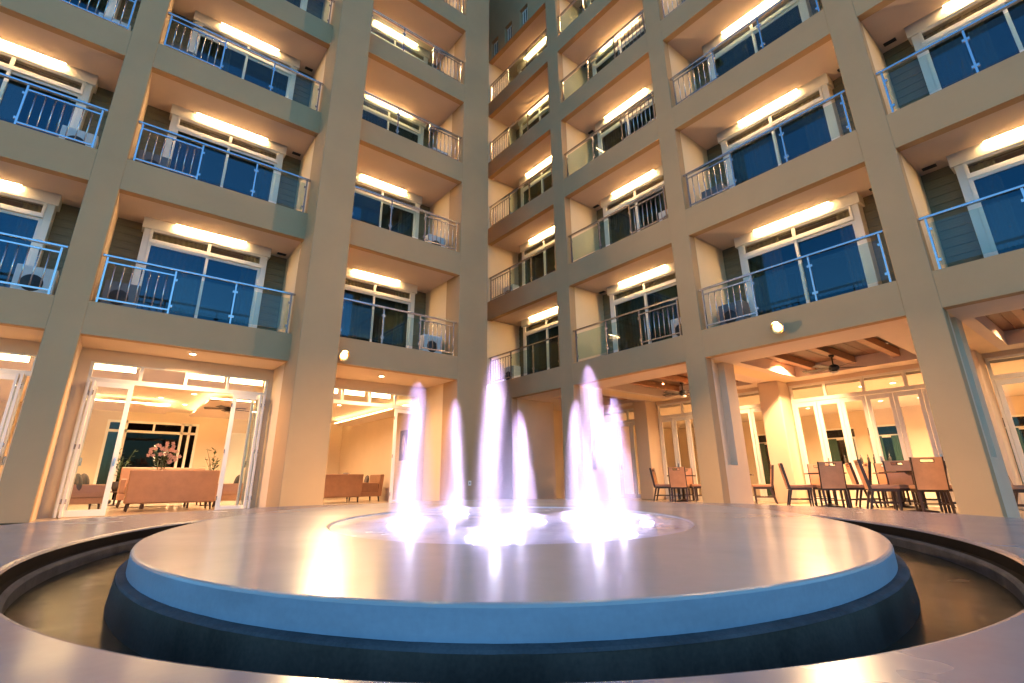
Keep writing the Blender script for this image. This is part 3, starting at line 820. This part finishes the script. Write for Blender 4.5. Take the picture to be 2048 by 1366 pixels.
# wall lamps
def wall_lamp(loc, rz, label, facade_fill, beam, turn):
    t = thing("wall_lamp", label, "wall lamp", loc, rz, "courtyard wall lamps")
    part("back_plate", MB().box(-0.06, 0.06, -0.02, 0.0, -0.08, 0.08), M["steel"], t, bevel=0.006)
    part("arm", MB().tube((0, -0.02, 0.0), (0, -0.10, 0.02), 0.014, 10), M["steel"], t)
    h = part("lamp_head", MB().lathe([(0.03, 0.10), (0.055, 0.08), (0.065, 0.0), (0.062, -0.035)], 20), M["steel"], t, loc=(0, -0.13, 0.02))
    h.rotation_euler = (math.radians(-62), 0, 0)
    part("glare_bowl", MB().lathe([(0.066, -0.03), (0.085, -0.07), (0.125, -0.10), (0.129, -0.10), (0.09, -0.066), (0.07, -0.028)], 24, cap=False), M["brass"], h)  # added bowl in brass tone, imitates a warm ring of glare
    l = part("lens", MB().lathe([(0.05, -0.036), (0.04, -0.05), (0.001, -0.055)], 20), M["spot"], h)
    area_lamp("lamp", t, (0, -0.27, -0.06), 0.10, beam, (1.0, 0.58, 0.26), spread=math.radians(40), rot=(math.radians(-70), 0, math.radians(turn)))
    area_lamp("lamp", t, (0, -0.27, -0.03), 0.10, facade_fill, (1.0, 0.66, 0.33), spread=math.radians(124), rot=(math.radians(-118), 0, 0))  # extra upward lamp, added to warm the upper facades
    return t
wall_lamp((-6.45, -0.45, 3.50), 0.0, "blazing wall lamp on the beam beside the thick column", 78, 18, 38)
wall_lamp((0.0, -7.73, 3.60), -PI / 2, "blazing wall lamp on the beam above the timber-ceiling terrace", 60, 15, -48)

# ------------------------------------------------------------------ fountain
FC = (-7.396, -8.106); TH = math.radians(50.64); EXP = 1.9
def ring(a, b, z, n=200, c=(0, 0), e=EXP):
    out = []
    for k in range(n):
        t = 2 * PI * k / n
        x = a * math.copysign(abs(math.cos(t)) ** (2 / e), math.cos(t)); y = b * math.copysign(abs(math.sin(t)) ** (2 / e), math.sin(t))
        out.append((c[0] + x, c[1] + y, z))
    return out
def loft(rings, cap_first=False, cap_last=False, smooth=True):
    m = MB(); n = len(rings[0])
    for a, b in zip(rings[:-1], rings[1:]):
        m._add(list(a) + list(b), [(i, (i + 1) % n, n + (i + 1) % n, n + i) for i in range(n)], smooth)
    if cap_last: m._add(list(rings[-1]), [tuple(range(n))])
    if cap_first: m._add(list(rings[0]), [tuple(reversed(range(n)))])
    return m
fountain = thing("fountain", "oval stone fountain with a raised polished disc inside a sunken moat", "fountain", (FC[0], FC[1], 0.0), TH)
RA, RB, OA, OB, DA, DB2 = 3.84, 2.959, 4.833, 4.43, 3.575, 2.407
ZR, ZD = 0.32, 0.384
part("outer_ledge", loft([ring(OA + 0.01, OB + 0.01, 0.0), ring(OA + 0.01, OB + 0.01, ZR - 0.05), ring(OA, OB, ZR - 0.012), ring(OA - 0.012, OB - 0.012, ZR),
                          ring(RA + 0.02, RB + 0.02, ZR), ring(RA + 0.006, RB + 0.006, ZR - 0.004), ring(RA, RB, ZR - 0.014)]), M["rim"], fountain)
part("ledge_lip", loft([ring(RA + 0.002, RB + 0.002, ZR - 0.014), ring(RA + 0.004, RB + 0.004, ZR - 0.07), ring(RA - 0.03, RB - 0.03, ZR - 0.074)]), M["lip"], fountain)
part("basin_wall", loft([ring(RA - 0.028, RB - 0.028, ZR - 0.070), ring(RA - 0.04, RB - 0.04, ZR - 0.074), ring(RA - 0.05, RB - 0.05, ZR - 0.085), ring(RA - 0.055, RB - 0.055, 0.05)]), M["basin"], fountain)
jr = random.Random(5)
def worn(a, b, z, amp):
    """a ring with a chipped, hand-trowelled edge"""
    out = []; w = 0.0
    for k, (x, y, zz) in enumerate(ring(a, b, z, 400)):
        w = w * 0.8 + jr.uniform(-1, 1) * amp
        L = math.hypot(x, y); out.append((x + x / L * w, y + y / L * w, zz + w * 0.4))
    return out
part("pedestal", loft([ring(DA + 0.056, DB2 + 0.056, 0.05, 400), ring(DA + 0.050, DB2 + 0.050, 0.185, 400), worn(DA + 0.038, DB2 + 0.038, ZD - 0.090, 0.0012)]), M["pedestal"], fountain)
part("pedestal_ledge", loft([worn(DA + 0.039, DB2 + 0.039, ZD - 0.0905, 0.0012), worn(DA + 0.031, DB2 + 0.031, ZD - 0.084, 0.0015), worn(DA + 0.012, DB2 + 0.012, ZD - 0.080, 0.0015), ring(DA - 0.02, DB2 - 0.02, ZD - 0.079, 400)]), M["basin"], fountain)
IC = (-0.62, 0.0); IA, IB = 1.78, 1.30
ic = Matrix.Rotation(-TH, 2) @ Vector((-7.82 - FC[0], -8.62 - FC[1]))
IC = (ic.x, ic.y)
part("disc_edge", loft([ring(DA + 0.002, DB2 + 0.002, ZD - 0.084), ring(DA, DB2, ZD - 0.010)]), M["band"], fountain)
part("disc_top", loft([ring(DA, DB2, ZD - 0.010), ring(DA - 0.004, DB2 - 0.004, ZD - 0.003), ring(DA - 0.012, DB2 - 0.012, ZD), ring(IA + 0.012, IB + 0.012, ZD, c=IC, e=2.0), ring(IA, IB, ZD - 0.004, c=IC, e=2.0)]), M["disc"], fountain)
part("water_tray", loft([ring(IA, IB, ZD - 0.004, c=IC, e=2.0), ring(IA - 0.01, IB - 0.01, ZD - 0.012, c=IC, e=2.0)], cap_last=True), M["tray"], fountain)
structure("moat_water", loft([ring(RA - 0.052, RB - 0.052, 0.185), ring(DA + 0.048, DB2 + 0.048, 0.185)]), M["moat"], loc=(FC[0], FC[1], 0), rotz=TH)
structure("moat_bed", loft([ring(RA - 0.03, RB - 0.03, 0.06), ring(DA, DB2, 0.06)]), M["basin"], loc=(FC[0], FC[1], 0), rotz=TH)

JETS = [(-8.771, -8.758, 0.94, 0.19, "tall violet-lit water jet, first on the lounge side of the ring"), (-7.782, -7.690, 1.05, 0.182, "violet-lit water jet at the back, nearest the corner column"),
        (-8.829, -9.755, 0.92, 0.152, "violet-lit water jet standing closest to the ledge edge, before the corner"), (-8.026, -8.976, 0.77, 0.152, "short water jet in the middle of the ring"),
        (-8.222, -9.883, 0.93, 0.152, "tall water jet on the terrace side, front of its three"), (-7.490, -9.062, 0.89, 0.152, "water jet on the terrace side, behind the tall front one"),
        (-7.500, -9.463, 0.86, 0.152, "water jet on the terrace side, outermost of its three")]
prof = []
for k in range(21):
    t = k / 20
    prof.append((max(0.004, math.sqrt(max(0, 1 - t ** 4)) * (1 - 0.38 * t)) * 1.01, t))
jet_me = MB().lathe(prof, 24).mesh("water_jet", M["spray"])
mist_me = MB().lathe(prof, 24).mesh("splash", M["mist"])
lens_me = MB().lathe([(0.075, 0.0), (0.075, 0.012), (0.05, 0.018), (0.001, 0.02)], 20).mesh("light_lens", M["violet"])
for x, y, h, r, lab in JETS:
    j = put("water_jet", jet_me, loc=(x, y, ZD + 0.02), scale=(r, r, h))
    tag(j, lab, "water jet", "fountain water jets")
    loc = Matrix.Rotation(-TH, 3, 'Z') @ Vector((x - FC[0], y - FC[1], 0))
    nz = put("nozzle_light", lens_me, fountain, loc=(loc.x, loc.y, ZD - 0.012))
    tag(put("splash", mist_me, loc=(x, y, ZD - 0.006), scale=(r * 2.6, r * 2.6, 0.06)), "foamy foot of the " + lab, "splash", "splashes under the jets")
    for k, (rad, hit, pw) in enumerate(((0.0, 1.0, 0.05), (0.17, 0.62, 0.13), (0.17, 0.85, 0.27))):
        a = k * 2.1 + x * 3.0
        px, py = loc.x + rad * math.cos(a), loc.y + rad * math.sin(a)
        dv = Vector((loc.x - px, loc.y - py, h * hit)).normalized()
        area_lamp("jet_lamp", fountain, (px, py, ZD + 0.012), 0.10, pw, (0.92, 0.70, 1.0), spread=math.radians(7), rot=(-dv).to_track_quat('Z', 'Y').to_euler())
        if rad: put("lamp_lens", lens_me, fountain, loc=(px, py, ZD - 0.0115), scale=(0.6, 0.6, 0.6))
    d = bpy.data.lights.new("jet_glow", 'POINT'); d.energy = 0.085; d.color = (0.84, 0.80, 1.0); d.shadow_soft_size = 0.03
    o = bpy.data.objects.new("jet_glow", d); COL.objects.link(o); o.parent = fountain; o.location = (loc.x, loc.y, ZD + 0.12)

# ------------------------------------------------------------------ furniture
def make_sofa(loc, rz, label, width, mat, group, cushions=0):
    t = thing("sofa", label, "sofa", loc, rz, group)
    w = width / 2
    part("base", MB().box(-w, w, -0.40, 0.40, 0.16, 0.30), M[mat], t, bevel=0.02)
    part("seat", MB().box(-w + 0.12, w - 0.12, -0.28, 0.40, 0.30, 0.45), M[mat], t, bevel=0.04, seg=3)
    part("backrest", MB().hexa([(-w, -0.46, 0.17), (w, -0.46, 0.17), (w, -0.30, 0.17), (-w, -0.30, 0.17)], [(-w - 0.02, -0.52, 0.86), (w + 0.02, -0.52, 0.86), (w + 0.02, -0.38, 0.86), (-w - 0.02, -0.38, 0.86)]), M[mat], t, bevel=0.025, seg=3)
    for s in (-1, 1):
        part("arm", MB().box(s * w, s * (w - 0.13), -0.32, 0.40, 0.30, 0.60), M[mat], t, bevel=0.03, seg=3)
    for x in (-w + 0.08, w - 0.08):
        for y in (-0.38, 0.32):
            part("leg", MB().tube((x, y, 0.17), (x * 1.03, y * 1.06, 0.0), 0.03, 8, 0.018), M["chairwood"], t)
    for k in range(cushions):
        x = -w + 0.4 + k * (2 * w - 0.8) / max(1, cushions - 1) if cushions > 1 else 0.0
        c = put("cushion", shared("cushion", lambda: MB().ball((0, 0, 0.2), 0.24, 10, 1, 0.35, 0.95).mesh("cushion", M["cushion"])), loc=Matrix.Rotation(rz, 4, 'Z') @ Vector((x, -0.16, 0.46)) + Vector(loc), rotz=rz)
        c.rotation_euler = (math.radians(-14), math.radians(45 if k % 2 else 38), rz)
        tag(c, "plump dark grey scatter cushion on the " + label, "cushion", "scatter cushions"); 
    return t
make_sofa((-9.02, 3.15, GF), 0.0, "long tan leather sofa seen from behind in the wide doorway", 1.78, "leather", "lounge seats").scale = (1, 1, 1.06)
make_sofa((-9.0, 5.6, GF), PI, "rose leather sofa facing out from deeper in the lounge", 2.0, "leather2", "lounge seats").scale = (1, 1, 1.22)
a1 = make_sofa((-10.75, 4.3, GF), -PI / 2 + 0.25, "tan armchair in the lounge beside the folded doors, seen through their glass", 0.85, "leather2", "lounge seats")
a2 = make_sofa((-7.55, 4.2, GF), PI / 2 - 0.2, "tan armchair in the lounge behind the inner door leaf", 0.85, "leather2", "lounge seats")
make_sofa((-4.45, 4.6, GF), 0.1, "tan leather sofa seen from behind in the narrow doorway", 1.3, "leather", "lounge seats")
make_sofa((-3.35, 5.0, GF), PI / 2, "tan leather armchair turned sideways before the wall print", 0.85, "leather", "lounge seats")
def cushion(loc, rot, label):
    c = put("cushion", shared("cushion", lambda: MB().ball((0, 0, 0.2), 0.24, 10, 1, 0.35, 0.95).mesh("cushion", M["cushion"])), loc=loc)
    c.rotation_euler = rot
    tag(c, label, "cushion", "scatter cushions")
cushion((-10.85, 4.15, GF + 0.47), (0.2, 0.7, -1.2), "grey scatter cushion on the armchair beside the folded doors")
cushion((-10.75, 4.6, GF + 0.47), (0.2, 0.6, -1.1), "second grey cushion behind the first on that armchair by the folded doors")
cushion((-7.45, 4.2, GF + 0.47), (0.2, 0.8, 1.2), "grey scatter cushion on the armchair behind the inner door leaf")
cushion((-4.2, 4.7, GF + 0.55), (-0.2, 0.75, 0.1), "dark cushion peeking over the sofa back in the narrow doorway")
cushion((-3.4, 4.75, GF + 0.47), (0.2, 0.75, 1.4), "tan-lit cushion on the sideways armchair before the wall print")
cushion((-3.4, 5.25, GF + 0.47), (0.2, 0.7, 1.5), "dark cushion behind another on the sideways armchair")

# low table, orchid and plants
t = thing("coffee_table", "low dark coffee table between the two lounge sofas", "table", (-9.0, 4.35, GF))
part("table_top", MB().box(-0.55, 0.55, -0.35, 0.35, 0.36, 0.40), M["tabletop"], t, bevel=0.006)
for x in (-0.48, 0.48):
    for y in (-0.28, 0.28): part("leg", MB().box(x - 0.025, x + 0.025, y - 0.025, y + 0.025, 0, 0.36), M["chairwood"], t)
def plant(name, loc, label, kind, seed):
    r = random.Random(seed)
    t = thing(name, label, "plant", loc)
    part("pot", MB().lathe([(0.10, 0), (0.15, 0.12), (0.16, 0.24), (0.14, 0.27)], 18), M["pot"], t)
    st = MB(); lf = MB(); pt = MB()
    for k in range(9):
        a = r.uniform(0, 2 * PI); h = r.uniform(0.5, 0.95); b = r.uniform(0.1, 0.32)
        p0 = Vector((0, 0, 0.25)); p1 = Vector((b * 0.4 * math.cos(a), b * 0.4 * math.sin(a), 0.25 + h * 0.6)); p2 = Vector((b * math.cos(a), b * math.sin(a), 0.25 + h))
        st.tube(p0, p1, 0.007, 5); st.tube(p1, p2, 0.006, 5)
        for q in range(10):
            u = r.uniform(0.1, 1.0); c = p0.lerp(p2, u); th = r.uniform(0, 2 * PI); L = r.uniform(0.10, 0.2)
            d = Vector((math.cos(th), math.sin(th), r.uniform(-0.2, 0.8))).normalized(); sd = d.cross(Vector((0, 0, 1))).normalized() * L * 0.22
            lf._add([c, c + d * L * 0.5 + sd, c + d * L, c + d * L * 0.5 - sd], [(0, 1, 2, 3)])
        if kind == "orchid":
            for q in range(5):
                c = p2 + Vector((r.uniform(-0.12, 0.12), r.uniform(-0.12, 0.12), r.uniform(-0.16, 0.08)))
                for e in range(5):
                    th = 2 * PI * e / 5 + r.uniform(-0.2, 0.2); d = Vector((math.cos(th), r.uniform(-0.4, 0.4), math.sin(th))).normalized(); sd = d.cross(Vector((0, 1, 0))).normalized() * 0.022
                    pt._add([c, c + d * 0.03 + sd, c + d * 0.055, c + d * 0.03 - sd], [(0, 1, 2, 3)])
    part("stem", st, M["leaf"], t); o = part("foliage", lf, M["leaf"], t); o["kind"] = "stuff"
    if kind == "orchid":
        o = part("blossom", pt, M["petal"], t); o["kind"] = "stuff"
    return t
plant("orchid", (-9.25, 4.4, GF + 0.40), "pink orchid in a dark pot behind the tan sofa", "orchid", 2)
plant("potted_plant", (-10.0, 7.2, GF + 0.4), "leafy green potted plant before the far garden window", "leaf", 5)
plant("potted_plant", (-7.9, 5.4, GF + 0.4), "arching green potted plant at the inner end of the sofa", "leaf", 8)
for x, y, lab in ((-10.0, 7.2, "dark side table under the plant by the garden window"), (-7.9, 5.4, "dark side table under the arching plant by the sofa end")):
    t = thing("side_table", lab, "table", (x, y, GF), 0, "lounge side tables")
    part("table_top", MB().lathe([(0.22, 0.37), (0.23, 0.38), (0.23, 0.398), (0.2, 0.40)], 24), M["tabletop"], t)
    part("pedestal", MB().tube((0, 0, 0.02), (0, 0, 0.37), 0.025, 10), M["chairwood"], t)
    part("foot", MB().lathe([(0.16, 0.0), (0.16, 0.015), (0.03, 0.03)], 20), M["chairwood"], t)
# wall print in the narrow doorway room
t = thing("wall_print", "tall dark abstract print on the cream lounge wall", "picture", (-2.51, 3.9, 1.35))
part("print_sheet", MB().box(-0.015, 0.0, -0.28, 0.28, 0, 1.0), M["artdark"], t)
part("print_figure", MB().ball((-0.012, 0.02, 0.52), 0.2, 10, 0.05, 0.55, 1.7), M["artpale"], t)
# wall outlet on the corner column
t = thing("wall_socket", "small white wall socket low on the corner column", "socket", (-2.72, -0.45, 0.62))
part("cover_plate", MB().box(-0.045, 0.045, -0.012, 0.0, -0.06, 0.06), M["white"], t, bevel=0.003)
part("outlet_slot", MB().box(-0.015, 0.015, -0.0135, -0.0118, -0.02, 0.02), M["black"], t)

# dining chairs and tables
def make_chair(loc, rz, label):
    t = thing("dining_chair", label, "chair", loc, rz, "terrace dining chairs")
    t.scale = (1.08, 1.06, 1.04)
    part("seat", MB().box(-0.225, 0.225, -0.22, 0.23, 0.41, 0.475), M["leather2"], t, bevel=0.015)
    part("seat_rail", MB().box(-0.215, 0.215, -0.21, 0.21, 0.36, 0.409), M["chairwood"], t)
    b = MB(); th = 0.045
    def slab(x0, x1, z0, z1, d0=0.0, d1=0.0, k=th):
        y0 = -0.205 - (z0 - 0.44) * 0.16; y1 = -0.205 - (z1 - 0.44) * 0.16
        return [(x0, y0 - k - d0, z0), (x1, y0 - k - d0, z0), (x1, y0 + d1, z0), (x0, y0 + d1, z0)], [(x0, y1 - k - d0, z1), (x1, y1 - k - d0, z1), (x1, y1 + d1, z1), (x0, y1 + d1, z1)]
    b.hexa(*slab(-0.205, 0.205, 0.40, 0.86)); b.hexa(*slab(-0.205, -0.09, 0.86, 0.905)); b.hexa(*slab(0.09, 0.205, 0.86, 0.905)); b.hexa(*slab(-0.205, 0.205, 0.905, 0.94))
    part("backrest", b, M["chairleather"], t)
    part("back_post", MB().hexa(*slab(-0.225, -0.206, 0.38, 0.945, 0.004, 0.004)), M["chairwood"], t)
    part("back_post", MB().hexa(*slab(0.206, 0.225, 0.38, 0.945, 0.004, 0.004)), M["chairwood"], t)
    s = MB(); s.hexa(*slab(-0.095, 0.095, 0.852, 0.8598, 0.003, 0.003)); s.hexa(*slab(-0.095, 0.095, 0.9052, 0.912, 0.003, 0.003)); s.hexa(*slab(-0.098, -0.0905, 0.8598, 0.9052, 0.003, 0.003)); s.hexa(*slab(0.0905, 0.098, 0.8598, 0.9052, 0.003, 0.003))
    part("handle_slot", s, M["chairwood"], t)
    for x in (-0.195, 0.195):
        part("leg", MB().hexa([(x - 0.016, 0.165, 0), (x + 0.016, 0.165, 0), (x + 0.016, 0.195, 0), (x - 0.016, 0.195, 0)], [(x - 0.021, 0.16, 0.36), (x + 0.021, 0.16, 0.36), (x + 0.021, 0.205, 0.36), (x - 0.021, 0.205, 0.36)]), M["chairwood"], t)
        part("leg", MB().hexa([(x - 0.016, -0.30, 0), (x + 0.016, -0.30, 0), (x + 0.016, -0.27, 0), (x - 0.016, -0.27, 0)], [(x - 0.021, -0.215, 0.36), (x + 0.021, -0.215, 0.36), (x + 0.021, -0.17, 0.36), (x - 0.021, -0.17, 0.36)]), M["chairwood"], t)
        part("stretcher", MB().box(x - 0.01, x + 0.01, -0.255, 0.17, 0.15, 0.175), M["chairwood"], t)
    part("stretcher", MB().box(-0.185, 0.185, -0.04, -0.02, 0.152, 0.173), M["chairwood"], t)
    return t
def make_table(loc, rz, label):
    t = thing("dining_table", label, "table", loc, rz, "terrace dining tables")
    part("table_top", MB().box(-0.38, 0.38, -0.38, 0.38, 0.725, 0.755), M["tabletop"], t, bevel=0.006)
    part("pedestal", MB().tube((0, 0, 0.05), (0, 0, 0.72), 0.04, 12), M["chairwood"], t)
    part("top_bracket", MB().hexa([(-0.06, -0.06, 0.67), (0.06, -0.06, 0.67), (0.06, 0.06, 0.67), (-0.06, 0.06, 0.67)], [(-0.25, -0.06, 0.724), (0.25, -0.06, 0.724), (0.25, 0.06, 0.724), (-0.25, 0.06, 0.724)]), M["chairwood"], t)
    part("foot", MB().lathe([(0.26, 0.0), (0.26, 0.02), (0.12, 0.045), (0.04, 0.08)], 24), M["chairwood"], t)
    return t
chair0 = None
table0 = None
SETS = [  # x, y, rot, phrase, chairs (dx, dy, facing)
    (2.1, -8.8, 0.55, "the table beside the wide pier", "abcd"),
    (2.95, -6.9, 0.5, "the table under the ceiling fan", "abcd"),
    (4.0, -8.0, 0.45, "the rear table before the glass doors", "abcd"),
    (3.5, -4.5, 0.4, "the table beside the second bay's pier", "abcd"),
    (3.7, -2.6, 0.45, "the table half hidden by jets", "abcd"),
    (1.95, -10.95, 0.1, "the outermost terrace table", "ab"),
]
for x, y, rz, ph, cs in SETS:
    lab = "dark square pedestal table, " + ph
    if table0 is None: table0 = make_table((x, y, GF), rz, lab)
    else: dup(table0, (x, y, GF), rz, lab)
    vd = Vector((x + 10.43, y + 11.9)).normalized()               # from courtyard inward
    for c in cs:
        ang = {"a": 0, "b": PI / 2, "c": PI, "d": -PI / 2}[c] + rz
        dx, dy = math.cos(ang) * 0.56, math.sin(ang) * 0.56
        face = math.atan2(-dy, -dx) - PI / 2 + rng.uniform(-0.12, 0.12)
        say = {"c": "backing the courtyard at ", "a": "facing the courtyard at ", "b": "on the corner side of ", "d": "on the outer side of "}[c]
        lb = "tan dining chair " + say + ph
        if chair0 is None: chair0 = make_chair((x + dx, y + dy, GF), face, lb)
        else: dup(chair0, (x + dx, y + dy, GF), face, lb)
